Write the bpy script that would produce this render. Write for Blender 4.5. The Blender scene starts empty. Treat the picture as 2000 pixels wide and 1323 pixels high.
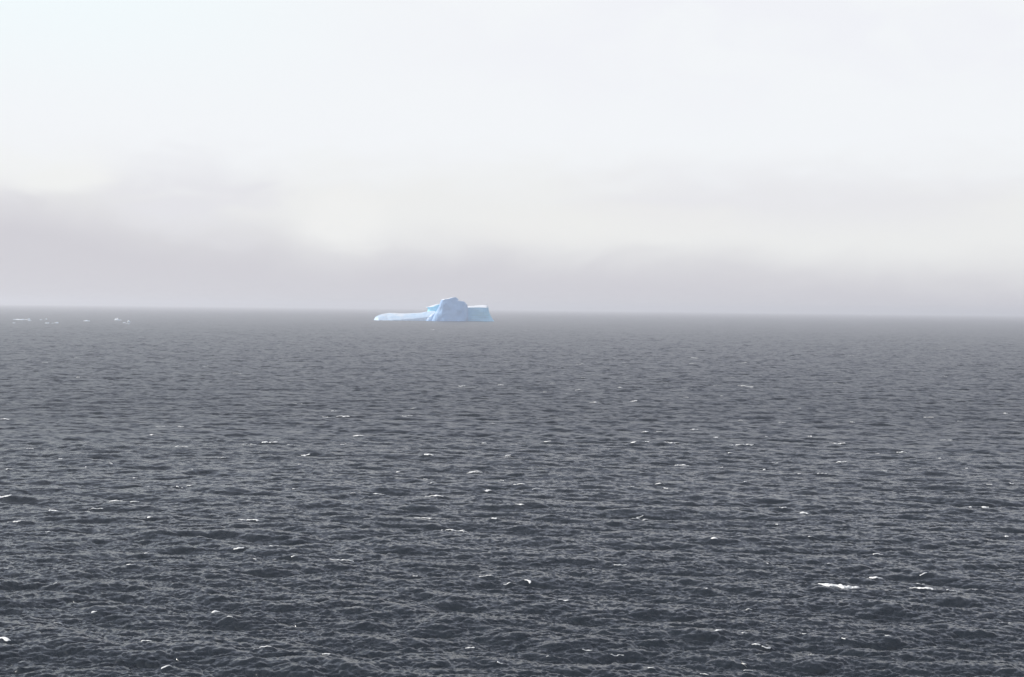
import bpy, math, random
import numpy as np
from mathutils import Vector, Matrix, noise

scene = bpy.context.scene
col = scene.collection
R = math.radians

# ------------------------------------------------------------------ camera
FPX, W0, H0 = 2747.0, 2000.0, 1323.0          # focal length and frame in photo pixels
CAM_H = 40.0
PITCH = math.atan(59.2 / FPX)
ROLL = 0.0112
fwd = Vector((0, math.cos(PITCH), -math.sin(PITCH)))
rt0 = Vector((1, 0, 0)); up0 = rt0.cross(fwd)
rt = rt0 * math.cos(ROLL) + up0 * math.sin(ROLL)
up = rt.cross(fwd)
cd = bpy.data.cameras.new("camera"); cam = bpy.data.objects.new("camera", cd); col.objects.link(cam)
cd.sensor_width = 36.0; cd.lens = FPX / W0 * 36.0
cd.clip_start = 0.5; cd.clip_end = 200000
cam.matrix_world = Matrix(((rt.x, up.x, -fwd.x, 0), (rt.y, up.y, -fwd.y, 0), (rt.z, up.z, -fwd.z, CAM_H), (0, 0, 0, 1)))
scene.camera = cam

def at(px, py, z=0.0):
    d = fwd + rt * ((px - W0 / 2) / FPX) + up * (-(py - H0 / 2) / FPX)
    t = (z - CAM_H) / d.z
    return Vector((0, 0, CAM_H)) + d * t

# ------------------------------------------------------------------ world, sun, exposure
SUN_AZ, SUN_EL = -79.0, 33.0                   # degrees from the viewing direction (left is negative)
w = bpy.data.worlds.new("World"); scene.world = w; w.use_nodes = True
nt = w.node_tree; nt.nodes.clear(); L = nt.links.new

class G:                                        # a small node-graph helper
    def __init__(s, nt): s.nt = nt
    def n(s, t, **k):
        x = s.nt.nodes.new(t)
        for a, b in k.items(): setattr(x, a, b)
        return x
    def m(s, op, a, b=None, c=None, clamp=False):
        x = s.n('ShaderNodeMath', operation=op); x.use_clamp = clamp
        for i, v in enumerate((a, b, c)):
            if v is None: continue
            if isinstance(v, (int, float)): x.inputs[i].default_value = v
            else: s.nt.links.new(v, x.inputs[i])
        return x.outputs[0]
    def mr(s, v, a, b, c=0.0, d=1.0, kind='SMOOTHSTEP'):
        x = s.n('ShaderNodeMapRange', interpolation_type=kind)
        for i, q in enumerate((v, a, b, c, d)):
            if isinstance(q, (int, float)): x.inputs[i].default_value = q
            else: s.nt.links.new(q, x.inputs[i])
        return x.outputs[0]
    def noise(s, vec, scale, detail=3, rough=0.5, out=0, dist=0.0):
        x = s.n('ShaderNodeTexNoise'); x.inputs['Scale'].default_value = scale
        x.inputs['Detail'].default_value = detail; x.inputs['Roughness'].default_value = rough
        x.inputs['Distortion'].default_value = dist
        s.nt.links.new(vec, x.inputs['Vector']); return x.outputs[out]
    def map(s, vec, scale=(1, 1, 1), loc=(0, 0, 0), rot=(0, 0, 0)):
        x = s.n('ShaderNodeMapping'); x.inputs['Scale'].default_value = scale
        x.inputs['Location'].default_value = loc; x.inputs['Rotation'].default_value = rot
        s.nt.links.new(vec, x.inputs['Vector']); return x.outputs[0]
    def mix(s, f, a, b):
        x = s.n('ShaderNodeMix', data_type='RGBA')
        for sock, v in ((x.inputs[0], f), (x.inputs[6], a), (x.inputs[7], b)):
            if isinstance(v, (int, float)): sock.default_value = v
            elif isinstance(v, tuple): sock.default_value = (*v, 1)
            else: s.nt.links.new(v, sock)
        return x.outputs[2]
    def comb(s, x_, y_, z_):
        x = s.n('ShaderNodeCombineXYZ')
        for i, v in enumerate((x_, y_, z_)):
            if isinstance(v, (int, float)): x.inputs[i].default_value = v
            else: s.nt.links.new(v, x.inputs[i])
        return x.outputs[0]

g = G(nt)
sky = g.n('ShaderNodeTexSky', sky_type='NISHITA'); sky.sun_disc = False
sky.sun_elevation = R(SUN_EL); sky.sun_rotation = R(SUN_AZ)
bgs = g.n('ShaderNodeBackground'); bgs.inputs[1].default_value = 0.10; L(sky.outputs[0], bgs.inputs[0])
tc = g.n('ShaderNodeTexCoord').outputs['Generated']
sep = g.n('ShaderNodeSeparateXYZ'); L(tc, sep.inputs[0])
az = g.m('MULTIPLY', g.m('ARCTAN2', sep.outputs[0], sep.outputs[1]), 180 / math.pi)
el = g.m('MULTIPLY', g.m('ARCSINE', sep.outputs[2]), 180 / math.pi)
ae = g.comb(az, el, 0.0)
# the top of the fog bank, by azimuth
fc = g.n('ShaderNodeFloatCurve')
cv = fc.mapping.curves[0]
pts = [(0.0, 4.6), (0.18, 4.3), (0.235, 3.9), (0.29, 3.1), (0.345, 2.6), (0.39, 2.0), (0.43, 2.35), (0.50, 2.15), (0.60, 1.95), (0.70, 1.75), (0.82, 1.4), (1.0, 2.2)]
cv.points[0].location = (pts[0][0], pts[0][1] / 10); cv.points[1].location = (pts[-1][0], pts[-1][1] / 10)
for p in pts[1:-1]: cv.points.new(p[0], p[1] / 10)
fc.mapping.update()
L(g.mr(az, -32, 32, 0, 1, 'LINEAR'), fc.inputs['Value'])
top = g.m('MULTIPLY', fc.outputs[0], 10)
n1 = g.noise(g.map(ae, (0.20, 0.42, 1), (3.1, 0.4, 0)), 1.0, 5, 0.5, dist=0.5)
n2 = g.noise(g.map(ae, (0.07, 0.22, 1), (7.7, 2.3, 0)), 1.0, 4, 0.5)
n3 = g.noise(g.map(ae, (0.30, 0.8, 1), (1.7, 5.3, 0)), 1.0, 3, 0.5, dist=0.4)
elj = g.m('ADD', el, g.m('MULTIPLY', g.m('SUBTRACT', n1, 0.5), 1.8))
a = g.m('SUBTRACT', elj, top)
soft = g.mr(az, -19, 6, 1.9, 1.2)
t1 = g.mr(a, g.m('MULTIPLY', soft, -1.0), soft)
fog = (0.640, 0.630, 0.672)
lum = g.mix(t1, fog, (0.86, 0.868, 0.862))
# lavender shadows in the cloud above the bank
wisp = g.m('MULTIPLY', g.mr(n2, 0.44, 0.66), g.m('MULTIPLY', g.mr(el, 2.5, 4.5), g.mr(el, 9.5, 5.5)))
lum = g.mix(g.m('MULTIPLY', wisp, 0.7), lum, (0.80, 0.80, 0.84))
def blob(ca, ce, ra, re):                       # a soft cloud patch by azimuth and elevation
    u_ = g.m('DIVIDE', g.m('SUBTRACT', az, ca), ra); v_ = g.m('DIVIDE', g.m('SUBTRACT', el, ce), re)
    q_ = g.m('ADD', g.m('MULTIPLY', u_, u_), g.m('MULTIPLY', v_, v_))
    return g.mr(g.m('ADD', q_, g.m('MULTIPLY', g.m('SUBTRACT', n3, 0.5), 2.2)), 1.3, -0.1)
plume = blob(-12.8, 5.0, 4.3, 2.6)
puffs = blob(-18.6, 5.3, 3.3, 1.25); puff2 = blob(-6.6, 3.4, 2.0, 1.6); puff3 = blob(4.0, 3.4, 7.0, 1.0)
for b_, c_, k_ in ((plume, (0.785, 0.785, 0.825), 0.9), (puffs, (0.89, 0.90, 0.89), 0.95), (puff2, (0.89, 0.895, 0.885), 0.85), (puff3, (0.87, 0.87, 0.855), 0.5)):
    lum = g.mix(g.m('MULTIPLY', b_, k_), lum, c_)
t2 = g.mr(g.m('ADD', el, g.m('MULTIPLY', g.m('SUBTRACT', n3, 0.5), 2.2)), 4.0, 7.0)
lum = g.mix(t2, lum, (0.905, 0.928, 0.955))
lum = g.mix(g.m('MULTIPLY', g.mr(el, 6.5, 12.5), g.mr(az, -2, -19)), lum, (0.89, 0.965, 0.99))
lum = g.mix(g.m('MULTIPLY', g.mr(el, 6.0, 11.0), g.m('MULTIPLY', g.mr(n1, 0.35, 0.65), g.mr(az, -12, 6))), lum, (0.885, 0.90, 0.945))
# unseen sky: dimmed ahead to darken the sea, brightened behind to light the berg
lum = g.mix(g.mr(el, 12.6, 19), lum, (0.60, 0.66, 0.84))
over = g.mr(el, 15, 38)
lum = g.mix(over, lum, g.mix(g.mr(sep.outputs[1], -0.35, 0.25), (0.86, 0.92, 1.02), (0.228, 0.247, 0.303)))
lum = g.mix(g.mr(el, -1.5, -4.0), lum, (0.02, 0.02, 0.025))     # under the sea
bgc = g.n('ShaderNodeBackground'); L(lum, bgc.inputs[0]); bgc.inputs[1].default_value = 1.0
mx = g.n('ShaderNodeMixShader'); L(g.mr(el, 25, 80, 0.0, 0.35), mx.inputs[0]); L(bgc.outputs[0], mx.inputs[1]); L(bgs.outputs[0], mx.inputs[2])
wo = g.n('ShaderNodeOutputWorld'); L(mx.outputs[0], wo.inputs[0])

sd = bpy.data.lights.new("sun", 'SUN'); so = bpy.data.objects.new("sun", sd); col.objects.link(so)
sd.energy = 4.8; sd.angle = R(1.0); sd.color = (1.0, 0.955, 0.90)
sdir = Vector((math.sin(R(SUN_AZ)) * math.cos(R(SUN_EL)), math.cos(R(SUN_AZ)) * math.cos(R(SUN_EL)), math.sin(R(SUN_EL))))
so.rotation_euler = sdir.to_track_quat('Z', 'Y').to_euler(); so.location = (0, 0, 80)

scene.view_settings.view_transform = 'Standard'; scene.view_settings.look = 'None'
scene.view_settings.exposure = 0.0; scene.view_settings.gamma = 1.0
scene.view_settings.use_curve_mapping = False
scene.render.engine = 'CYCLES'
scene.cycles.use_denoising = True
scene.cycles.volume_bounces = 1
scene.cycles.max_bounces = 6

def tag(o, label=None, cat=None, group=None, kind=None):
    if label: o['label'] = label
    if cat: o['category'] = cat
    if group: o['group'] = group
    if kind: o['kind'] = kind
    return o

def mat(name):
    m = bpy.data.materials.new(name); m.use_nodes = True
    b = m.node_tree.nodes['Principled BSDF']
    return m, G(m.node_tree), b

# ------------------------------------------------------------------ haze
def box(name, x0, x1, y0, y1, z0, z1, m):
    me = bpy.data.meshes.new(name)
    v = [(x, y, z) for z in (z0, z1) for y in (y0, y1) for x in (x0, x1)]
    me.from_pydata(v, [], [(0, 2, 3, 1), (4, 5, 7, 6), (0, 1, 5, 4), (2, 6, 7, 3), (0, 4, 6, 2), (1, 3, 7, 5)])
    me.materials.append(m); o = bpy.data.objects.new(name, me); col.objects.link(o); return o
HAZE = 0.00011
hm = bpy.data.materials.new("haze"); hm.use_nodes = True; hm.node_tree.nodes.clear()
pv = hm.node_tree.nodes.new('ShaderNodeVolumePrincipled'); ho = hm.node_tree.nodes.new('ShaderNodeOutputMaterial')
pv.inputs['Color'].default_value = (0.87, 0.88, 0.93, 1); pv.inputs['Density'].default_value = HAZE
pv.inputs['Anisotropy'].default_value = 0.2
hm.node_tree.links.new(pv.outputs[0], ho.inputs['Volume'])
SEA_R = 30000.0
hz = box('haze', -SEA_R - 500, SEA_R + 500, -SEA_R - 500, SEA_R + 500, -3.5, 95.0, hm)
tag(hz, 'thin pale sea haze that greys the far water', kind='stuff')

# ------------------------------------------------------------------ the sea surface: spectra
rng = np.random.default_rng(7)
WIND = R(-97.0)                                 # waves run towards the camera and a little left
def spectrum(Lt, N, lp, lmin, lmax, spread, hs, chop, seed, rot=0.0):
    r = np.random.default_rng(seed)
    k1 = np.fft.fftfreq(N, 1.0 / N) * 2 * math.pi / Lt
    kx, ky = np.meshgrid(k1, k1, indexing='xy'); k = np.hypot(kx, ky); k[0, 0] = 1e-6
    kp = 2 * math.pi / lp
    th = np.arctan2(ky, kx) - (WIND - rot)
    c = np.cos(th)
    ex = np.where(k > kp * 1.5, spread[1], spread[0])
    D = np.where(c > 0, np.abs(c) ** ex, 0.06 * np.abs(c) ** ex)
    S = np.exp(-1.25 * (kp / k) ** 2) / k ** 3.6 * D
    lo, hi = 2 * math.pi / lmax, 2 * math.pi / lmin
    win = 1 / (1 + (lo / k) ** 12) / (1 + (k / hi) ** 12)
    S *= win; S[0, 0] = 0
    A = np.sqrt(S) * (r.standard_normal((N, N)) + 1j * r.standard_normal((N, N)))
    h = np.fft.ifft2(A).real
    sc_ = hs / 4 / h.std()
    A *= sc_
    h = h * sc_
    dx = np.fft.ifft2(1j * kx / k * A).real * chop
    dy = np.fft.ifft2(1j * ky / k * A).real * chop
    jxx = np.fft.ifft2(-kx * kx / k * A).real * chop
    jyy = np.fft.ifft2(-ky * ky / k * A).real * chop
    jxy = np.fft.ifft2(-kx * ky / k * A).real * chop
    J = (1 + jxx) * (1 + jyy) - jxy ** 2
    return dict(L=Lt, N=N, rot=rot, f=[x.astype(np.float32) for x in (h, dx, dy, J)])
def sample(T, x, y, idx):
    c, s = math.cos(T['rot']), math.sin(T['rot'])
    u = (c * x + s * y) / T['L'] * T['N']; v = (-s * x + c * y) / T['L'] * T['N']
    i0 = np.floor(u); j0 = np.floor(v); fu = (u - i0).astype(np.float32); fv = (v - j0).astype(np.float32)
    N = T['N']; i0 = i0.astype(np.int64) % N; j0 = j0.astype(np.int64) % N; i1 = (i0 + 1) % N; j1 = (j0 + 1) % N
    out = []
    for q in idx:
        F = T['f'][q]
        out.append((F[j0, i0] * (1 - fu) + F[j0, i1] * fu) * (1 - fv) + (F[j1, i0] * (1 - fu) + F[j1, i1] * fu) * fv)
    return out
TILES = [spectrum(512.0, 2048, 29.0, 1.6, 140, (8.0, 3.0), 0.92, 1.3, 11),
         spectrum(347.0, 1024, 10.0, 1.6, 60, (3.0, 1.6), 0.32, 1.3, 23, rot=R(13)),
         spectrum(61.7, 1024, 2.1, 0.33, 2.6, (2.6, 1.5), 0.235, 0.85, 37, rot=R(-8))]

# steeper crests: under every whitecap, and where the photo shows a dark wave face
CAPS = [  # x0, x1, y, thickness in photo pixels: the breaking crests
(1597,1677,1144,9),(1696,1722,1127,4),(1780,1822,1153,5),(1777,1810,1129.5,1.5),(1795,1812,1121,1.5),(1952,1993,1217,2.5),
(1900,1910,1153,1.4),(1847,1878,1154,1.5),(1576,1596,1278,2),(1617,1625,1102,1.5),(1707,1729,1079.5,1.5),(1566,1575,1240,1.5),
(1644,1651,1251,1.5),(1726,1737,1247,1.5),(0,28,1249,4.5),(275,296,1257.5,3),(319,341,1303,3.5),(96,116,1209.5,2),(185,197,1192,2),
(415,432,1190,2),(445,459,1205,1.5),(279,295,1080.5,1.5),(459,480,1071,2),(40,53,1283,1.5),(360,374,1285,1.5),(110,116,1139.5,1.5),
(104,110,1112,1.3),(248,265,1106,1.2),(8,17,1109.5,1.3),(493,500,1091,1.5),(1318,1347,910,3.5),(1002,1027,949,2.2),(913,943,921,1.5),
(1233,1264,1013,2),(1243,1258,1004.5,1.5),(1006,1024,987,1.8),(945,960,957,1.5),(1040,1056,954.5,1.2),(977,984,938,1.5),
(1230,1245,862.5,2),(1260,1269,862.5,1.8),(1252,1268,845.6,2),(1282,1296,842.3,2),(1348,1363,838,1.8),(1386,1405,852.8,1.5),
(1296,1328,865,1.5),(1423,1471,869.6,1.7),(1422,1434,887,1.3),(1494,1500,854,1.5),(1389,1410,960,1.8),(1296,1305,953,1.8),
(1231,1238,953.5,1.8),(1281,1300,946,1.3),(1389,1400,1054.5,1.7),(985,998,889,1.5),(1060,1077,864,1.5),(940,951,864,1.5),
(960,968,827,1.3),(1404,1413,910,1.4),(1490,1495,914,1.3),(1453,1458,941,1.5),(1443,1452,821.7,1.6),(960,970,1016.6,1.5),
(900,909,1035,1.3),(0,27,818,2),(216,233,830.7,1.5),(246,257,831,1.2),(304,324,832,1.5),(347,359,833,1.8),(292,302,847.4,1.7),
(50,64,878,1.5),(108,124,891.5,1.5),(343,368,874.6,1.7),(466,500,865,1.5),(426,442,892.3,1.3),(214,220,907,2),(167,171,910,1.5),
(12,22,917.5,1.3),(376,380,918,2),(259,264,931.7,1.4),(288,299,948,1.3),(365,381,947.6,1.8),(410,417,946,1.4),(429,443,945.5,1.8),
(344,360,949,1.3),(0,25,972.5,2.5),(212,239,978.3,1.8),(254,270,981,1.5),(172,205,991,1.2),(95,112,1000.5,3.5),(288,300,1010.6,2.2),
(28,50,1018.3,2),(12,19,1016.7,1.3),(463,508,1014,2.5),(164,173,1003.4,1.4),(87,97,1037.6,1.3),(180,197,1037,1.2),
(513,544,863.5,2),(560,587,866.7,1.5),(570,591,786.8,1.8),(627,657,813.8,1.6),(659,686,813,2),(645,660,801,1.2),(782,807,814.6,1.7),
(894,909,754,1.7),(972,983,751,1.8),(803,815,798,1.3),(689,716,852,2),(665,677,868.8,2),(587,608,886,2.8),(831,849,891,2),
(987,999,888.6,1.5),(943,950,863.8,1.6),(582,591,909.8,1.5),(773,784,918.5,2.5),(824,835,933.6,1.7),(918,943,920.4,1.8),
(976,984,938.6,1.6),(946,960,957.4,1.6),(831,867,971.7,2.2),(725,749,962.4,1.8),(685,696,962.7,1.2),(803,848,1013.2,2),
(857,907,1032.5,2.6),(570,575,953,1.8),(837,846,946,1.3),(960,967,826.5,1.5),(959,971,1017,1.6),(665,682,984,1.2),
(1804,1824,814.8,2),(1870,1880,822,1.8),(1960,1968,808,2.2),(1974,1989,822.5,1.8),(1835,1860,858.6,1.6),(1620,1650,865,2),
(1580,1587,852,1.8),(1559,1565,797,2),(1659,1668,823,1.8),(1634,1638,827.5,1.5),(1519,1535,825,1.4),(1750,1770,882,2),
(1710,1719,886.5,1.6),(1827,1839,892,1.8),(1632,1657,901.5,1.8),(1505,1520,905,1.8),(1885,1889,914.5,2),(1720,1731,923,1.5),
(1555,1563,926,1.6),(1596,1616,925,1.3),(1505,1519,966,1.6),(1521,1536,989.7,2),(1561,1577,996.3,2.5),(1918,1930,993.2,2),
(1892,1898,992.5,2.2),(1515,1520,1023,1.6),(1960,1968,1043,1.8),(1575,1583,1048,1.4),(1827,1842,775.5,1.4),(1925,1936,944.5,1.2),
(1969,1976,943,1.3),(1737,1744,756.7,1.3),(1626,1639,748,1.3),(641,692,1090.8,2.4),(524,546,1070.5,1.7),(571,579,1084.8,2.5),
(805,817,1119.8,1.8),(935,963,1128.3,1.5),(981,997,1137,2),(905,926,1257.2,2.8),(500,528,1268.8,2.5),(968,981,1296.8,1.6),
(625,642,1282.5,1.6),(704,708,1187.5,1.4),(532,540,1087,1.4),(1024,1039,1134.3,2.8),(1155,1166,1107.5,1.8),(1199,1226,1100,1.4),
(1135,1158,1265.5,2),(1187,1219,1272,2),(1390,1409,1238.3,2),(1447,1464,1237.8,1.8),(1466,1483,1256.8,2.8),(1485,1503,1259,2.2),
(1494,1500,1100,2),(1365,1383,1316.5,2),(1265,1278,1308,1.7),(1455,1475,1307.5,1.2),(1069,1073,1275.8,1.6),(1090,1110,1179,1.4),
(1456,1472,1187.5,1.5),(1379,1382,1152,2),(1121,1136,762,1.8),(1075,1085,750,1.6),(1207,1216,758,1.8),(1151,1170,785,1.6),
(1232,1246,784,1.6),(1334,1345,776.8,1.8),(1440,1471,755,1.7),(1425,1439,738.5,1.2),(1349,1365,699.5,1.4),(1215,1222,708.5,1.3),
(1125,1142,710.8,1.2),(1346,1355,712,1.2),(1447,1459,709,1.1),(1135,1143,738,1.4),(1096,1106,729,1.1),(1060,1068,767.5,1.4),
(1102,1113,768.5,1.3),(1406,1415,772.8,1.3),(1392,1412,754,1.1),(1400,1414,747,1.1),(1482,1488,734.8,1.2),(1021,1030,645.5,1.0),
(840,849,644.4,1.0),(1655,1669,695,1.2),(1830,1850,735,1.3),(1775,1785,728,1.2),(1840,1852,680.5,1.1),(145,156,700,1.2),(82,93,709.5,1.2),(395,407,715,1.2),(450,475,730,1.3),(150,160,737,1.3)]
RIDGES = [(375,430,1153),(385,450,1168),(55,127,1184),(822,957,1101),(750,797,1134),(690,740,1216),(500,595,1272),(1000,1040,1141),
(1160,1270,1123),(1318,1422,1219),(1250,1342,1249),(1140,1210,1252),(1350,1500,1268),(1615,1720,1251),(1740,1862,1247),(1655,1695,1085),
(1910,1960,1101),(1845,1925,1070),(1590,1640,1147),(640,700,1103),(60,180,1062),(1850,1950,996),(170,260,985),(640,760,1010),(870,930,998),
(190,240,1290),(560,620,1310),(1360,1420,1240),(850,900,1165),(580,640,1180),(1060,1110,1237),(1690,1760,1022),(300,420,1040),(1000,1060,1165)]
FPXM = FPX
def dist(p): return math.hypot(p.x, p.y)
BUMPS = []
for i, (x0, x1, y, t) in enumerate(CAPS):
    p = at((x0 + x1) / 2, y, 0.3); d = dist(p); wd = (x1 - x0) / FPX * d
    BUMPS.append((p.x, p.y, max(1.2, wd * 0.95), min(1.3, 0.6 + d / 1300), 0.13 + 0.035 * min(t, 6) + d / 8000))
for x0, x1, y in RIDGES:
    p = at((x0 + x1) / 2, y, 0.4); d = dist(p); wd = (x1 - x0) / FPX * d
    BUMPS.append((p.x, p.y, wd * 0.60, 1.25, 0.32))

def surface(x, y, lod=None, foam=False):
    """displaced sea position of undisplaced points (arrays)"""
    x = np.asarray(x, dtype=np.float64); y = np.asarray(y, dtype=np.float64)
    X = x.copy(); Y = y.copy(); Z = np.zeros_like(x); J = np.ones_like(x)
    for n_, T in enumerate(TILES):
        r = sample(T, x, y, (0, 1, 2, 3))
        a_ = 1.0 if lod is None else lod[n_]
        Z += r[0] * a_; X -= r[1] * a_; Y -= r[2] * a_
        if n_ < 2: J += (r[3] - 1) * a_
    for (bx, by, lx, wy, h) in BUMPS:
        # waves wander a little: crest line bends
        m_ = (np.abs(x - bx) < lx * 2.6) & (np.abs(y - by) < wy * 5 + 0.25 * lx)
        if not m_.any(): continue
        u = (x[m_] - bx) / lx; bend = 0.12 * lx * np.sin(u * 1.9 + bx) + 0.10 * np.sin((x[m_]) * 2.1 + by)
        v = (y[m_] - by - bend) / wy
        prof = np.where(v < 0, np.exp(-(v * 1.05) ** 2), np.exp(-(v * 0.62) ** 2))
        Z[m_] += h * np.exp(-np.abs(u) ** 2.4) * prof - 0.10 * h * np.exp(-u * u) * np.exp(-((v + 1.9) / 1.0) ** 2)
    return X, Y, Z, J

def make_mesh(name, V, F, m, smooth=True, parent=None, loc=None):
    me = bpy.data.meshes.new(name)
    V = np.asarray(V, dtype=np.float32); F = np.asarray(F, dtype=np.int32)
    me.vertices.add(len(V)); me.vertices.foreach_set('co', V.ravel())
    n = F.shape[1]
    me.loops.add(F.size); me.loops.foreach_set('vertex_index', F.ravel())
    me.polygons.add(len(F)); me.polygons.foreach_set('loop_start', np.arange(0, F.size, n, dtype=np.int32))
    me.polygons.foreach_set('loop_total', np.full(len(F), n, dtype=np.int32))
    me.polygons.foreach_set('use_smooth', np.full(len(F), smooth))
    me.update(calc_edges=True); me.validate()
    me.materials.append(m)
    o = bpy.data.objects.new(name, me); col.objects.link(o)
    if parent: o.parent = parent
    if loc is not None: o.location = loc
    return o
def grid_faces(nr, nc, wrap=False):
    i = np.arange(nr - 1)[:, None]; j = np.arange(nc if wrap else nc - 1)[None, :]; j2 = (j + 1) % nc
    return np.stack([i * nc + j, i * nc + j2, (i + 1) * nc + j2, (i + 1) * nc + j], -1).reshape(-1, 4)

# sea material
sm, g, b = mat("sea_water")
b.inputs['Base Color'].default_value = (0.016, 0.021, 0.027, 1)
b.inputs['Roughness'].default_value = 0.12; b.inputs['IOR'].default_value = 1.333
geo = g.n('ShaderNodeNewGeometry'); P = geo.outputs['Position']
def slopes(scale, stretch, amp, detail=2.0, rough=0.6, loc=(0, 0, 0)):
    c = g.noise(g.map(P, (1 / stretch, 1, 0.0), loc, (0, 0, R(6))), scale, detail, rough, out=1)
    x = g.n('ShaderNodeVectorMath', operation='SUBTRACT'); g.nt.links.new(c, x.inputs[0]); x.inputs[1].default_value = (0.5, 0.5, 0.5)
    y = g.n('ShaderNodeVectorMath', operation='MULTIPLY'); g.nt.links.new(x.outputs[0], y.inputs[0]); y.inputs[1].default_value = (amp * 0.7, amp, 0)
    return y.outputs[0]
def vadd(p, q):
    x = g.n('ShaderNodeVectorMath', operation='ADD'); g.nt.links.new(p, x.inputs[0]); g.nt.links.new(q, x.inputs[1]); return x.outputs[0]
gust = g.noise(g.map(P, (0.35, 1, 0)), 0.018, 4, 0.6)
ga = g.mr(gust, 0.34, 0.66, 0.55, 1.45)
s1 = slopes(3.2, 2.0, 0.55, 3.0, 0.65)
s2 = slopes(0.22, 2.0, 0.95, 4.0, 0.6, (11, 3, 0))
unres = g.n('ShaderNodeAttribute', attribute_name='unresolved')
s2v = g.n('ShaderNodeVectorMath', operation='SCALE'); g.nt.links.new(s2, s2v.inputs[0]); g.nt.links.new(unres.outputs['Fac'], s2v.inputs['Scale']); s2 = s2v.outputs[0]
sv = g.n('ShaderNodeVectorMath', operation='SCALE'); s0 = slopes(0.9, 2.6, 0.62, 4.0, 0.6, (5, 9, 0))
g.nt.links.new(vadd(vadd(s1, s2), s0), sv.inputs[0]); g.nt.links.new(ga, sv.inputs['Scale'])
nn = vadd(geo.outputs['Normal'], sv.outputs[0])
nz = g.n('ShaderNodeVectorMath', operation='NORMALIZE'); g.nt.links.new(nn, nz.inputs[0])
g.nt.links.new(nz.outputs[0], b.inputs['Normal'])
at_ = g.n('ShaderNodeAttribute', attribute_name='foam')
fb = g.noise(g.map(P, (0.45, 1, 0)), 3.0, 4, 0.7)
fm = g.mr(g.m('ADD', at_.outputs['Fac'], g.m('MULTIPLY', g.m('SUBTRACT', fb, 0.5), 1.1)), 0.50, 0.72)
bc = g.mix(fm, (0.016, 0.021, 0.027), (0.72, 0.71, 0.70))
g.nt.links.new(bc, b.inputs['Base Color'])
g.nt.links.new(g.m('ADD', g.m('MULTIPLY', fm, 0.3), g.m('ADD', 0.16, g.m('MULTIPLY', unres.outputs['Fac'], 0.17))), b.inputs['Roughness'])

# rings out from the viewer, dense where the waves can be seen one by one
rows = [0.5]
while rows[-1] < 118: rows.append(rows[-1] + max(0.25, rows[-1] * 0.05) if rows[-1] < 95 else rows[-1] + 1.0)
d = rows[-1]
while d < 6500: d += 0.17 * (d / 130) ** 1.2; rows.append(d)
while d < SEA_R: d *= 1.03; rows.append(d)
rows = np.array(rows)
HA = R(23.5); NC = 1480
ang = np.concatenate([np.linspace(-HA, HA, NC), np.linspace(HA, 2 * math.pi - HA, 162)[1:-1]])
rr, aa = np.meshgrid(rows, ang, indexing='ij')
sx = rr * np.sin(aa); sy = rr * np.cos(aa)
dth = np.concatenate([np.full(NC, 2 * HA / NC), np.full(160, 2 * (math.pi - HA) / 161)])
sp = np.maximum(rr * dth[None, :] * 1.0, np.gradient(rows)[:, None] * 0.8)
lod = [np.clip(1.6 - sp / 6.0, 0, 1), np.clip(1.5 - sp / 5.0, 0, 1), np.clip(1.4 - sp / 0.55, 0, 1)]
X, Y, Z, J = surface(sx, sy, lod)
nr, nc = rr.shape
foamv = np.clip((0.02 - J) / 0.35, 0, 1).astype(np.float32)
print('ROWS', nr, 'COLS', nc, 'foam frac', float((foamv > 0.3).mean()), 'Z', float(Z.std()))
sea = make_mesh('water', np.stack([X, Y, Z], -1).reshape(-1, 3), grid_faces(nr, nc, wrap=True)[:, ::-1], sm)
fa = sea.data.attributes.new('foam', 'FLOAT', 'POINT'); fa.data.foreach_set('value', foamv.ravel())
ua = sea.data.attributes.new('unresolved', 'FLOAT', 'POINT'); ua.data.foreach_set('value', (1 - 0.9 * lod[2]).astype(np.float32).ravel())   # the ripples too fine for the mesh
tag(sea, 'dark slate grey open sea with short wind waves', kind='structure')
del X, Y, J, sx, sy, rr, aa, sp, lod, foamv

# ------------------------------------------------------------------ iceberg
def ice_mat(name, c1, c2, c3, bands=False, hold=0.0):
    m, g, b = mat(name)
    tcx = g.n('ShaderNodeTexCoord').outputs['Object']
    geo = g.n('ShaderNodeNewGeometry')
    sp_ = g.n('ShaderNodeSeparateXYZ'); g.nt.links.new(geo.outputs['Normal'], sp_.inputs[0])
    n = g.noise(g.map(tcx, (1, 1, 0.45)), 0.025, 5, 0.55)
    base = g.mix(g.mr(n, 0.35, 0.65), c1, c2)
    if bands:
        s3 = g.n('ShaderNodeSeparateXYZ'); g.nt.links.new(tcx, s3.inputs[0])
        zz = g.m('ADD', s3.outputs[2], g.m('MULTIPLY', g.noise(tcx, 0.02, 2), 6.0))
        bn = g.noise(g.comb(0.0, 0.0, zz), 0.16, 2, 0.6)
        base = g.mix(g.mr(bn, 0.42, 0.62), base, c3)
    # old snow lies on everything flat enough to hold it
    snow = g.mr(g.m('ADD', sp_.outputs[2], g.m('MULTIPLY', g.m('SUBTRACT', n, 0.5), 0.5)), 0.52 + hold, 0.78 + hold)
    base = g.mix(snow, base, (0.86, 0.89, 0.93))
    g.nt.links.new(base, b.inputs['Base Color'])
    b.inputs['Roughness'].default_value = 0.55; b.inputs['IOR'].default_value = 1.31
    b.inputs['Specular IOR Level'].default_value = 0.35
    bp = g.n('ShaderNodeBump'); bp.inputs['Strength'].default_value = 0.22; bp.inputs['Distance'].default_value = 2.0
    g.nt.links.new(g.noise(tcx, 0.12, 5, 0.6), bp.inputs['Height']); g.nt.links.new(bp.outputs[0], b.inputs['Normal'])
    return m
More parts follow.
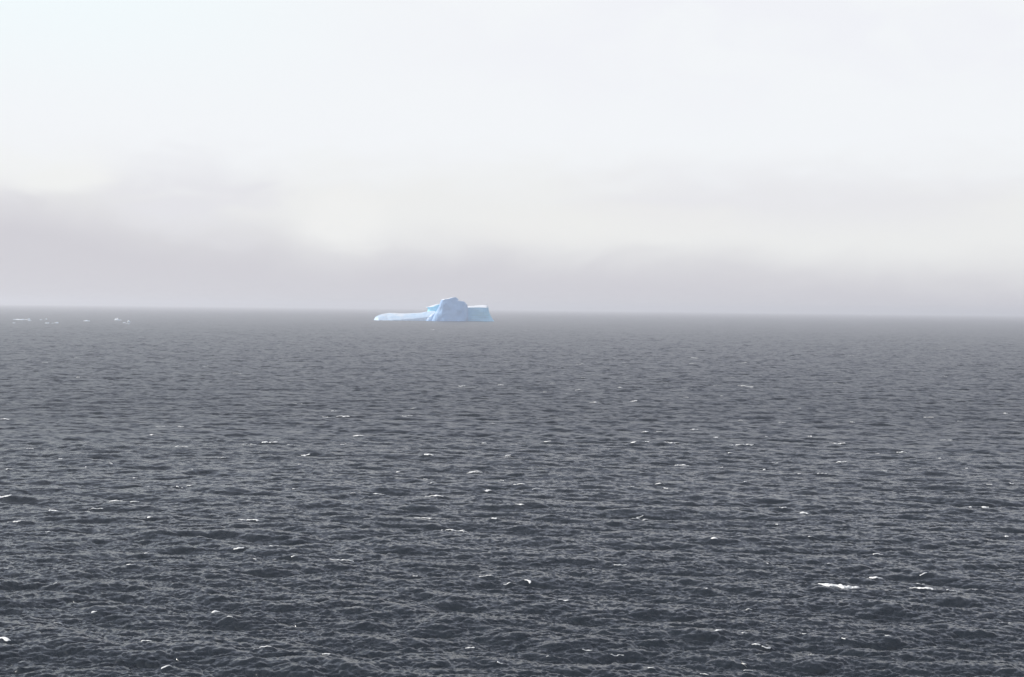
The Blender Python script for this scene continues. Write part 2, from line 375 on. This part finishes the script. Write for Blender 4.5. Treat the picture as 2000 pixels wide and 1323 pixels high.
m_shelf = ice_mat('shelf_ice', (0.60, 0.76, 0.95), (0.66, 0.80, 0.95), (0.52, 0.72, 0.90), True, 0.24)
m_peak = ice_mat('peak_ice', (0.25, 0.46, 0.76), (0.31, 0.51, 0.79), (0.4, 0.6, 0.8))
m_wing = ice_mat('cyan_ice', (0.28, 0.72, 0.92), (0.38, 0.78, 0.95), (0.26, 0.72, 0.86), True)
m_block = ice_mat('banded_ice', (0.30, 0.66, 0.95), (0.38, 0.70, 0.96), (0.28, 0.63, 0.82), True)

BX = 848.0
def yw(x): return 627.0 + (x - BX) * 0.0112
bpos = at(BX, 627.0); BD = dist(bpos); S = BD / FPX * 1.0
bpos.z = 0
berg = bpy.data.objects.new('iceberg', None); berg.location = bpos; col.objects.link(berg)
berg.rotation_euler = (0, 0, -math.atan2(bpos.x, bpos.y))
tag(berg, 'pale blue iceberg with a blunt central peak, a long low shelf and a flat-topped block', 'iceberg')
print('berg', tuple(bpos), 'm/px', S)
def U(x): return (x - BX) * S
def Zp(x, y): return (yw(x) - y) * S

def ring_block(name, left, right, m, yc, depth, lean_f=0.15, lean_b=0.3, amp=1.2, nz=60, na=120, power=3.2, under=6.0, seed=0.0, front=None, fine=0.6):
    """stack of rounded rings; left and right give the outline as (x, y) photo pixels from the water up to the top"""
    lz = [Zp(*p) for p in left]; lx = [U(p[0]) for p in left]
    rz = [Zp(*p) for p in right]; rx = [U(p[0]) for p in right]
    zt = min(max(lz), max(rz))
    zs = -under + (zt + under) * (np.linspace(0, 1, nz) ** 0.85)
    V = []
    for z in zs:
        xl = np.interp(max(z, 0), lz, lx); xr = np.interp(max(z, 0), rz, rx)
        if xr - xl < 0.4: mid = (xl + xr) / 2; xl, xr = mid - 0.2, mid + 0.2
        f_ = max(z, 0) / zt
        tw = (xr - xl) / max(rx[0] - lx[0], 1)
        y0 = yc - depth * 0.5 + lean_f * max(z, 0) + (0 if front is None else front(z))
        y1 = yc + depth * 0.5 - lean_b * max(z, 0)
        squeeze = min(1.0, 0.25 + 1.6 * (xr - xl) / max(rx[0] - lx[0], 1))
        ym = (y0 + y1) / 2; yh = max((y1 - y0) / 2, 1.0) * squeeze
        ym = y0 + yh if squeeze < 1 else ym
        for k in range(na):
            t = 2 * math.pi * k / na
            c, s = math.cos(t), math.sin(t)
            V.append(((xl + xr) / 2 + (xr - xl) / 2 * math.copysign(abs(c) ** (2 / power), c), ym + yh * math.copysign(abs(s) ** (2 / power), s), z))
    V = np.array(V)
    for i, p in enumerate(V):
        q = Vector(p) / 22.0 + Vector((seed, seed * 2, 0)); q2 = Vector((p[0] / 6, p[1] / 6, p[2] / 11)) + Vector((0, seed, 0))
        e = noise.noise_vector(q) * amp + noise.noise_vector(q2) * fine
        fx = 0.35
        V[i] += (e.x * fx, e.y * 1.8, e.z * 0.45 if p[2] > 1 else 0)
    F = grid_faces(nz, na, wrap=True)
    ctr = V[-na:].mean(0); V = np.vstack([V, ctr]); c = len(V) - 1
    capf = [((nz - 1) * na + k, (nz - 1) * na + (k + 1) % na, c, c) for k in range(na)]
    me = bpy.data.meshes.new(name)
    me.from_pydata(V.tolist(), [], [tuple(f) for f in F.tolist()] + [f[:3] for f in capf])
    me.materials.append(m); me.update()
    o = bpy.data.objects.new(name, me); col.objects.link(o); o.parent = berg
    for p in me.polygons: p.use_smooth = True
    me.set_sharp_from_angle(angle=R(38))
    return o

# central peak
pkL = [(841,626.8),(845,620),(850,610.6),(855,603),(858,597),(859.2,590.8),(861.2,586.2),(864.5,584.7),(872.4,583.9),(880,581.8),(887.5,580.6)]
pkR = [(912.5,627.6),(914.3,621.5),(913.6,612),(913.0,602),(912.0,595.2),(908.8,591.6),(905.3,588.9),(901.5,588.4),(896,586.2),(891,582.0),(888.3,580.6)]
ring_block('peak', pkL, pkR, m_peak, -16, 62, 0.18, 0.35, 1.9, 90, 200, 3.4, seed=3.3, fine=0.6)
# the spur in front of the peak's left foot
spL = [(830.6,627.0),(836,620.8),(843,614.2),(846.8,612.2),(850.2,610.2)]
spR = [(862,627.1),(858,620),(855,614.5),(852.5,611.2),(850.6,610.1)]
ring_block('foot_spur', spL, spR, m_peak, -20, 30, 0.4, 0.3, 0.8, 36, 80, 2.4, seed=8.1)
# rear ridge with its overhanging beak
wgL = [(829,627.0),(832.5,613),(833.8,609),(835.8,605.6),(834.6,602.6),(831.0,600.5),(840,598.3),(850,595.1),(856,594.1),(868,593.4)]
wgR = [(905,627.6),(904,612),(903,605),(901,601),(899,599),(897,597),(890,596),(884,594.6),(876,594.0),(868.6,593.4)]
# keep heights rising
def rising(a):
    out = [a[0]]
    for p in a[1:]:
        if Zp(*p) > Zp(*out[-1]) + 0.05: out.append(p)
    return out
ring_block('rear_ridge', rising(wgL), rising(wgR), m_wing, 46, 46, 0.12, 0.3, 1.0, 60, 130, 3.0, seed=5.7, front=lambda z: -14 * max(0, 1 - max(z, 0) / 25) ** 1.5)
# flat-topped block on the right
bkL = [(898,627.5),(899,600.5),(905,599.6),(912,598.6),(922.8,597.9),(934,596.6),(943,596.2)]
bkR = [(966.2,628.3),(962,622.0),(959,617.5),(956.4,611.8),(954.6,604.5),(953.8,600.0),(952.6,597.3),(947,596.4),(943.6,596.2)]
ring_block('flat_block', rising(bkL), rising(bkR), m_block, 34, 66, 0.05, 0.3, 1.3, 70, 150, 5.0, seed=9.4, front=lambda z: 2.2 * max(0, z - 41))
# low shelf: a long gentle wedge
def shelf():
    ox = [731, 733.0, 735.2, 742, 750.6, 763, 772, 780, 790, 799.6, 811, 822, 831, 838, 850]
    oy = [624.6, 621.0, 618.3, 615.2, 612.7, 611.5, 611.9, 612.4, 612.4, 612.1, 611.5, 610.9, 609.4, 608.5, 608.0]
    nx, ny = 220, 44
    V = []
    for i in range(nx):
        t = i / (nx - 1); x = 730.6 + (850 - 730.6) * t
        H = np.interp(x, ox, [Zp(a, b) for a, b in zip(ox, oy)]) if x > 731 else 0.6
        H = max(H, 0.6)
        end = min(1.0, 0.30 + (x - 730.6) / 14.0)
        yf = -26 * end; yb = 30 * end
        cut = max(0.0, t - 0.22) * 0.62             # a steeper, bluer foot grows towards the peak
        for j in range(ny):
            s = j / (ny - 1)
            z0 = 0.3 + H * cut; sl = (H - z0) * 1.35 * end
            if s < 0.08:   y, z = yf, -5 + 5.3 * s / 0.08
            elif s < 0.26: q = (s - 0.08) / 0.18; y, z = yf + 2.5 * t * q, 0.3 + H * cut * q
            elif s < 0.74: q = (s - 0.26) / 0.48; y = yf + 2.5 * t + sl * q; z = z0 + (H - z0) * (q + 0.10 * math.sin(q * math.pi))
            else: q = (s - 0.74) / 0.26; y = yf + 2.5 * t + sl + 30 * end * q; z = H - (H + 5) * q ** 1.6
            p = Vector((U(x), y, z)); e = noise.noise_vector(p / 14.0) * 0.9 + noise.noise_vector(p / 4.5) * 0.35
            V.append((p.x + e.x * 0.4, p.y + e.y * 1.5, p.z + (e.z * 0.35 if z > 1 else 0)))
    F = grid_faces(nx, ny)[:, ::-1].tolist()
    me = bpy.data.meshes.new('shelf')
    me.from_pydata(V, [], F + [tuple(range(ny))[::1]]); me.materials.append(m_shelf); me.update()
    for p in me.polygons: p.use_smooth = True
    o = bpy.data.objects.new('shelf', me); col.objects.link(o); o.parent = berg
    return o
shelf()

# ------------------------------------------------------------------ floating ice
fl_m, g, b = mat('floe_ice')
tcx = g.n('ShaderNodeTexCoord').outputs['Object']
g.nt.links.new(g.mix(g.mr(g.noise(tcx, 0.25, 4), 0.4, 0.65), (0.90, 0.92, 0.94), (0.70, 0.80, 0.90)), b.inputs['Base Color'])
b.inputs['Roughness'].default_value = 0.5
FLOES = [
 (31.2,47.6,625.2,1.7,'flat','longest floating ice slab at the far left, a bright white bar on the water',.9),
 (26,29.6,624.7,1.0,'flat','tiny white ice scrap off the left end of the long white slab',.8),
 (49,59.5,624.6,1.6,'hump','small white ice chunk with raised right tip beside the long slab',.8),
 (54.3,61.2,626.9,1.0,'flat','thin white ice sliver in front of the chunk right of the long slab',.8),
 (25,30.2,631.4,1.1,'flat','faint low ice scrap afloat nearer than the long white ice slab',.5),
 (77.5,82.2,625.4,1.3,'flat','dull grey floating ice piece between the long slab and the round knob',.45),
 (89,91.6,624.3,1.9,'hump','small round bright ice knob, farthest of the little pieces right of the long slab',.85),
 (88.6,96,631.8,1.1,'flat','thin white ice strip floating below the small round ice knob',.85),
 (101,104,631.8,0.8,'flat','smallest grey ice crumb between two thin white ice pieces',.5),
 (106,114,631.8,2.2,'wedge','white wedge of floating ice whose right end rises, beside the smallest ice crumb',.85),
 (163,175.5,627.6,1.6,'flat','lone pale flat ice floe midway between the scattered ice pieces and the two-humped bergy bit',.75),
 (223.8,237,625.9,3.6,'twin','largest small berg left of the iceberg, white with two humps and a flat tail',1.0),
 (248.6,255.6,629.7,3.2,'arch','small white arched ice lump just right of the two-humped small berg',.95),
 (240.5,245.2,631.1,1.5,'flat','low grey-white ice piece just left of the small arched ice lump',.6),
 (246,253.6,633.2,1.0,'flat','dull thin ice strip floating in front of the small arched ice lump',.55),
 (1697.5,1702.5,612.8,1.7,'flat','single white ice speck on the horizon right of the iceberg',.9)]
for i, (x0, x1, yb, th, kind, label, wgt) in enumerate(FLOES):
    c = at((x0 + x1) / 2, yb); dd = dist(c)
    if dd > 9000 or c.z < -1 or c.y < 0: c = at((x0 + x1) / 2, yb + 4); dd = dist(c)
    s_ = dd / FPX; wd = (x1 - x0) * s_; H = th * s_ * (1.15 if wgt > .7 else 0.8)
    nx, ny = 48, 14; V = []
    rn = random.Random(i)
    for a_ in range(nx):
        u = a_ / (nx - 1); edge = math.sqrt(max(0.0, 1 - abs(2 * u - 1) ** 6))
        prof = {'flat': 0.75 + 0.25 * math.sin(u * 9 + i), 'hump': 0.4 + 0.6 * math.exp(-((u - 0.68) / 0.22) ** 2),
                'wedge': 0.3 + 0.7 * max(0.0, u) ** 1.5, 'twin': 0.28 + 0.5 * math.exp(-((u - 0.15) / 0.12) ** 2) + 0.75 * math.exp(-((u - 0.42) / 0.13) ** 2),
                'arch': 0.25 + 0.75 * math.exp(-((u - 0.38) / 0.25) ** 2)}[kind]
        for b_ in range(ny):
            v = b_ / (ny - 1) * 2 - 1
            dep = max(3.0, wd * 0.32) * edge
            z = H * prof * (0.12 + 0.88 * edge) * math.cos(v * math.pi / 2) ** 0.55 if abs(v) < 1 else 0
            n_ = noise.noise(Vector((u * 9 + i * 5, v * 3, i))) * 0.22
            V.append(((u - 0.5) * wd, v * dep * (1 + n_), max(z * (1 + n_), 0) - 0.6 * (abs(v) > .99)))
    o = make_mesh('ice_floe', V, grid_faces(nx, ny)[:, ::-1], fl_m, loc=(c.x, c.y, 0.15))
    tag(o, label, 'ice floe' if kind not in ('twin',) else 'bergy bit', 'small pieces of ice afloat on the sea')

# ------------------------------------------------------------------ whitecaps
fo_m, g, b = mat('sea_foam')
tcx = g.n('ShaderNodeTexCoord').outputs['Object']
g.nt.links.new(g.mix(g.mr(g.noise(tcx, 4.0, 4, 0.7), 0.38, 0.62), (0.93, 0.92, 0.89), (0.80, 0.80, 0.79)), b.inputs['Base Color'])
b.inputs['Roughness'].default_value = 0.8
BIG = {(1597,1144): 'largest breaking whitecap, a thick white foam roll low on the right',
 (1780,1153): 'white foam spilling down the right side of a peaked wave, right of the largest whitecap',
 (1696,1127): 'short bright foam cap on a dark wave just above and right of the largest whitecap',
 (1952,1217): 'thin straight foam streak near the right edge of the picture below the big whitecaps',
 (0,1249): 'foam cap cut by the left edge of the picture near the bottom corner',
 (275,1257.5): 'small ragged white foam patch near the bottom left',
 (319,1303): 'slanting white foam patch lowest of all at the bottom left',
 (1318,910): 'bright mounded whitecap standing alone right of the middle of the sea',
 (1002,949): 'thin white foam streak sloping down to the right near the middle of the sea',
 (463,1014): 'long white foam streak bent upward at its left end, left of the middle',
 (95,1000.5): 'small thick white foam patch by the left edge, topmost of a pair',
 (0,972.5): 'white foam streak cut by the left edge, midway down the water',
 (857,1032.5): 'long tapering foam streak below the middle, thick at its left end',
 (803,1013.2): 'long level thin foam streak just above a tapering one, below the middle',
 (831,971.7): 'foam streak with a bright left end and a thin tail slanting up to the right',
 (641,1090.8): 'longest straight thin foam line, left of the middle in the lower water',
 (905,1257.2): 'short bright foam streak near the bottom on a dark hollow wave at the middle',
 (1466,1256.8): 'bright foam patch leading a pair on a long dark crest at the lower right',
 (587,886): 'thick little white foam patch left of the middle, under a long foam line',
 (1024,1134.3): 'foam tuft on the dark crest at the middle of the lower water',
 (513,863.5): 'level white foam line with a raised right tip, left of the middle',
 (659,813): 'long thin foam line on the upper water directly left of and below the iceberg',
 (1423,869.6): 'very long thin foam thread right of the middle of the upper water'}
GRP = 'whitecaps breaking on the wave crests'
SHORT = {(1597,1144): 'the largest whitecap', (1780,1153): 'the foam spilling from the peaked wave', (1952,1217): 'the straight streak by the right edge',
 (0,1249): 'the foam cap cut by the lower left edge', (275,1257.5): 'the ragged foam patch near the bottom left', (1318,910): 'the lone bright mounded whitecap',
 (1002,949): 'the thin streak sloping down to the right', (463,1014): 'the long streak bent up at its left end', (95,1000.5): 'the small thick foam patch by the left edge',
 (0,972.5): 'the foam streak cut by the left edge', (857,1032.5): 'the long tapering foam streak', (831,971.7): 'the streak with a slanting thin tail',
 (641,1090.8): 'the longest straight foam line', (905,1257.2): 'the short bright streak at the bottom middle', (1466,1256.8): 'the bright foam patch on the long dark crest',
 (587,886): 'the thick little foam patch left of the middle', (1024,1134.3): 'the foam tuft on the middle dark crest', (513,863.5): 'the level foam line with a raised tip',
 (659,813): 'the long foam line below the iceberg', (1423,869.6): 'the very long thin foam thread'}
NEAR = {}; taken = {}
for i, (x0, x1, y, t) in enumerate(CAPS):
    if (x0, y) in BIG: continue
    best = None
    for c in CAPS:
        if (c[0], c[2]) not in SHORT: continue
        dx_ = (x0 + x1 - c[0] - c[1]) / 2; dy_ = y - c[2]
        q_ = math.hypot(dx_, dy_ * 2)
        if best is None or q_ < best[0]: best = (q_, dx_, dy_, (c[0], c[2]))
    q_, dx_, dy_, key = best
    if q_ > 240: continue
    side = ('right of' if dx_ > 0 else 'left of') if abs(dx_) > 2.2 * abs(dy_) else ('below' if dy_ > 0 else 'above')
    if (key, side) not in taken or taken[(key, side)][0] > q_: taken[(key, side)] = (q_, i)
for (key, side), (q_, i) in taken.items():
    NEAR[i] = 'small foam streak nearest ' + side + ' ' + SHORT[key]
for i, (x0, x1, y, t) in enumerate(CAPS):
    bx, by, lx, wy, hh = BUMPS[i]
    dd = math.hypot(bx, by); wd = (x1 - x0) / FPX * dd
    tot = t * dd / FPX * (1.3 - 0.4 * min(1, dd / 700)) * (1 + 0.09 * max(0, t - 2)) * (0.82 if t < 1.6 else 1.0)                        # apparent height in metres at that distance
    dep = min(0.62 * tot / (CAM_H / dd + 0.30), 0.4 + 0.22 * t + dd / 900)
    rise = 0.40 * tot
    nx, ny = max(14, min(90, int(wd / 0.12))), 12
    u = np.linspace(-0.5, 0.5, nx)[:, None]; v = np.linspace(-1, 0.35, ny)[None, :]
    px = bx + u * wd + 0 * v
    ee = np.sqrt(np.clip(1 - (np.abs(2 * u)) ** 5, 0, 1))
    rnd = np.array([[noise.fractal(Vector((float(a_) * wd * 1.3 + i * 7, float(c_) * 2.2, i * 1.7)), 0.8, 2.2, 4) for c_ in v[0]] for a_ in u[:, 0]])
    rag = np.array([0.55 + 0.75 * (noise.fractal(Vector((float(a_) * wd * 0.9 + i * 3.3, i * 0.7, 0)), 0.7, 2.0, 3)) for a_ in u[:, 0]])[:, None]
    rag = np.clip(rag, 0.35, 1.2)
    ub = (px - bx) / lx
    bend = 0.12 * lx * np.sin(ub * 1.9 + bx) + 0.10 * np.sin(px * 2.1 + by)
    py = by + bend + v * dep * ee * rag
    X, Y, Z, J = surface(px, py)
    lump = np.clip(1 - ((v + 0.32) / 0.68) ** 2, 0, 1) * ee * rag
    Z = Z + 0.03 + rise * 0.55 * lump * (0.7 + 0.9 * rnd) - 0.06 * (lump <= 0.02)
    lab = BIG.get((x0, y)) or NEAR.get(i)
    ctr = np.array([X.mean(), Y.mean(), Z.mean()])
    V = np.stack([X, Y, Z], -1).reshape(-1, 3) - ctr
    o = make_mesh('whitecap', V, grid_faces(nx, ny)[:, ::-1], fo_m, loc=tuple(ctr))
    if lab: tag(o, lab, 'whitecap', GRP)
    else: tag(o, 'short thin streak of white foam on a small dark wave crest', 'whitecap', GRP)

# ------------------------------------------------------------------ seabird
bm_, g, b = mat('feathers')
tcx = g.n('ShaderNodeTexCoord').outputs['Object']
sp_ = g.n('ShaderNodeSeparateXYZ'); g.nt.links.new(tcx, sp_.inputs[0])
wy_ = g.m('ABSOLUTE', sp_.outputs[1])
n = g.noise(g.map(tcx, (3, 1, 1)), 14.0, 4, 0.6)
cc = g.mix(g.mr(g.m('ADD', wy_, g.m('MULTIPLY', n, 0.03)), 0.07, 0.12), (0.86, 0.85, 0.82), (0.74, 0.71, 0.68))
cc = g.mix(g.mr(wy_, 0.49, 0.56), cc, (0.34, 0.32, 0.30))
g.nt.links.new(cc, b.inputs['Base Color']); b.inputs['Roughness'].default_value = 0.8
bk_m, g2, b2 = mat('beak_horn'); b2.inputs['Base Color'].default_value = (0.55, 0.42, 0.16, 1); b2.inputs['Roughness'].default_value = 0.4
ey_m, g3, b3 = mat('dark_eye'); b3.inputs['Base Color'].default_value = (0.01, 0.01, 0.012, 1); b3.inputs['Roughness'].default_value = 0.15

def bird():
    V = []; F = []
    def loft(rings):
        base = len(V); n = len(rings[0])
        for r in rings: V.extend(r)
        for i in range(len(rings) - 1):
            for k in range(n):
                F.append((base + i * n + k, base + i * n + (k + 1) % n, base + (i + 1) * n + (k + 1) % n, base + (i + 1) * n + k))
        F.append(tuple(base + k for k in range(n))[::-1]); F.append(tuple(base + (len(rings) - 1) * n + k for k in range(n)))
    def ring(x, ry, rz, z=0.0, n=14): return [(x, ry * math.cos(2 * math.pi * k / n), z + rz * math.sin(2 * math.pi * k / n)) for k in range(n)]
    loft([ring(0.205, .012, .012, .020), ring(0.195, .024, .024, .022), ring(0.165, .033, .033, .024), ring(0.13, .034, .034, .02), ring(0.10, .040, .040, .010),
          ring(0.05, .056, .056, 0), ring(-0.02, .060, .058, -.004), ring(-0.09, .046, .042, 0), ring(-0.15, .028, .022, .004),
          ring(-0.19, .040, .010, .006), ring(-0.25, .062, .006, .006), ring(-0.262, .050, .004, .006)])
    for s in (-1, 1):
        def sec(y, x, c, z, th, n=10):
            out = []
            for k in range(n):
                t = 2 * math.pi * k / n
                out.append((x + c / 2 * math.cos(t), s * y, z + th * (math.sin(t) if math.sin(t) > 0 else 0.35 * math.sin(t)) * (0.6 + 0.4 * math.cos(t))))
            return out if s > 0 else out[::-1]
        loft([sec(.02, .03, .15, .010, .018), sec(.09, .04, .135, .022, .016), sec(.17, .065, .118, .034, .014), sec(.25, .078, .104, .038, .012),
              sec(.34, .062, .092, .034, .010), sec(.43, .030, .070, .024, .008), sec(.50, -.005, .045, .012, .006), sec(.55, -.035, .014, .002, .004)])
    me = bpy.data.meshes.new('tmp'); me.from_pydata(V, [], F)
    o = bpy.data.objects.new('seabird', me); col.objects.link(o)
    rm = o.modifiers.new('r', 'REMESH'); rm.mode = 'VOXEL'; rm.voxel_size = 0.004; rm.use_smooth_shade = True
    dg = bpy.context.evaluated_depsgraph_get(); me2 = bpy.data.meshes.new_from_object(o.evaluated_get(dg)); me2.name = 'seabird'
    o.modifiers.clear(); o.data = me2; me2.materials.clear(); me2.materials.append(bm_)
    for p in me2.polygons: p.use_smooth = True
    bpy.data.meshes.remove(me)
    # beak
    V.clear(); F.clear()
    loft([ring(.198, .011, .011, .019, 8), ring(.222, .008, .009, .018, 8), ring(.238, .005, .007, .015, 8), ring(.244, .002, .003, .009, 8)])
    mb = bpy.data.meshes.new('beak'); mb.from_pydata(V, [], F); mb.materials.append(bk_m); ob = bpy.data.objects.new('beak', mb); col.objects.link(ob); ob.parent = o
    for s in (-1, 1):
        V.clear(); F.clear()
        loft([[(.178 + .0045 * math.cos(k * math.pi / 4) * q, s * (.0285 + .004 * h), .032 + .0045 * math.sin(k * math.pi / 4) * q) for k in range(8)] for q, h in ((1, 0), (.9, .5), (.5, .9))])
        mb = bpy.data.meshes.new('eye'); mb.from_pydata(V, [], F); mb.materials.append(ey_m); oe = bpy.data.objects.new('eye', mb); col.objects.link(oe); oe.parent = o
    return o
bd = bird()
q = at(1453, 1297.0); cpos = Vector((0, 0, CAM_H)); bd.location = cpos + (q - cpos) * 0.86
# flies to the left and banks, wings along the falling diagonal
xl = (-rt * 0.74 + fwd * 0.66 - up * 0.03).normalized()        # beak
wing = (-rt * 0.60 + up * 0.66 - fwd * 0.48); wing = (wing - xl * wing.dot(xl)).normalized()
zl = xl.cross(wing).normalized()
if zl.z < 0: wing = -wing; zl = -zl
rotm = Matrix((xl, wing, zl)).transposed()
bd.rotation_euler = rotm.to_euler(); bd.scale = (1.25, 1.25, 1.25)
tag(bd, 'white and grey seabird gliding low over the water with its wings tilted', 'seabird')
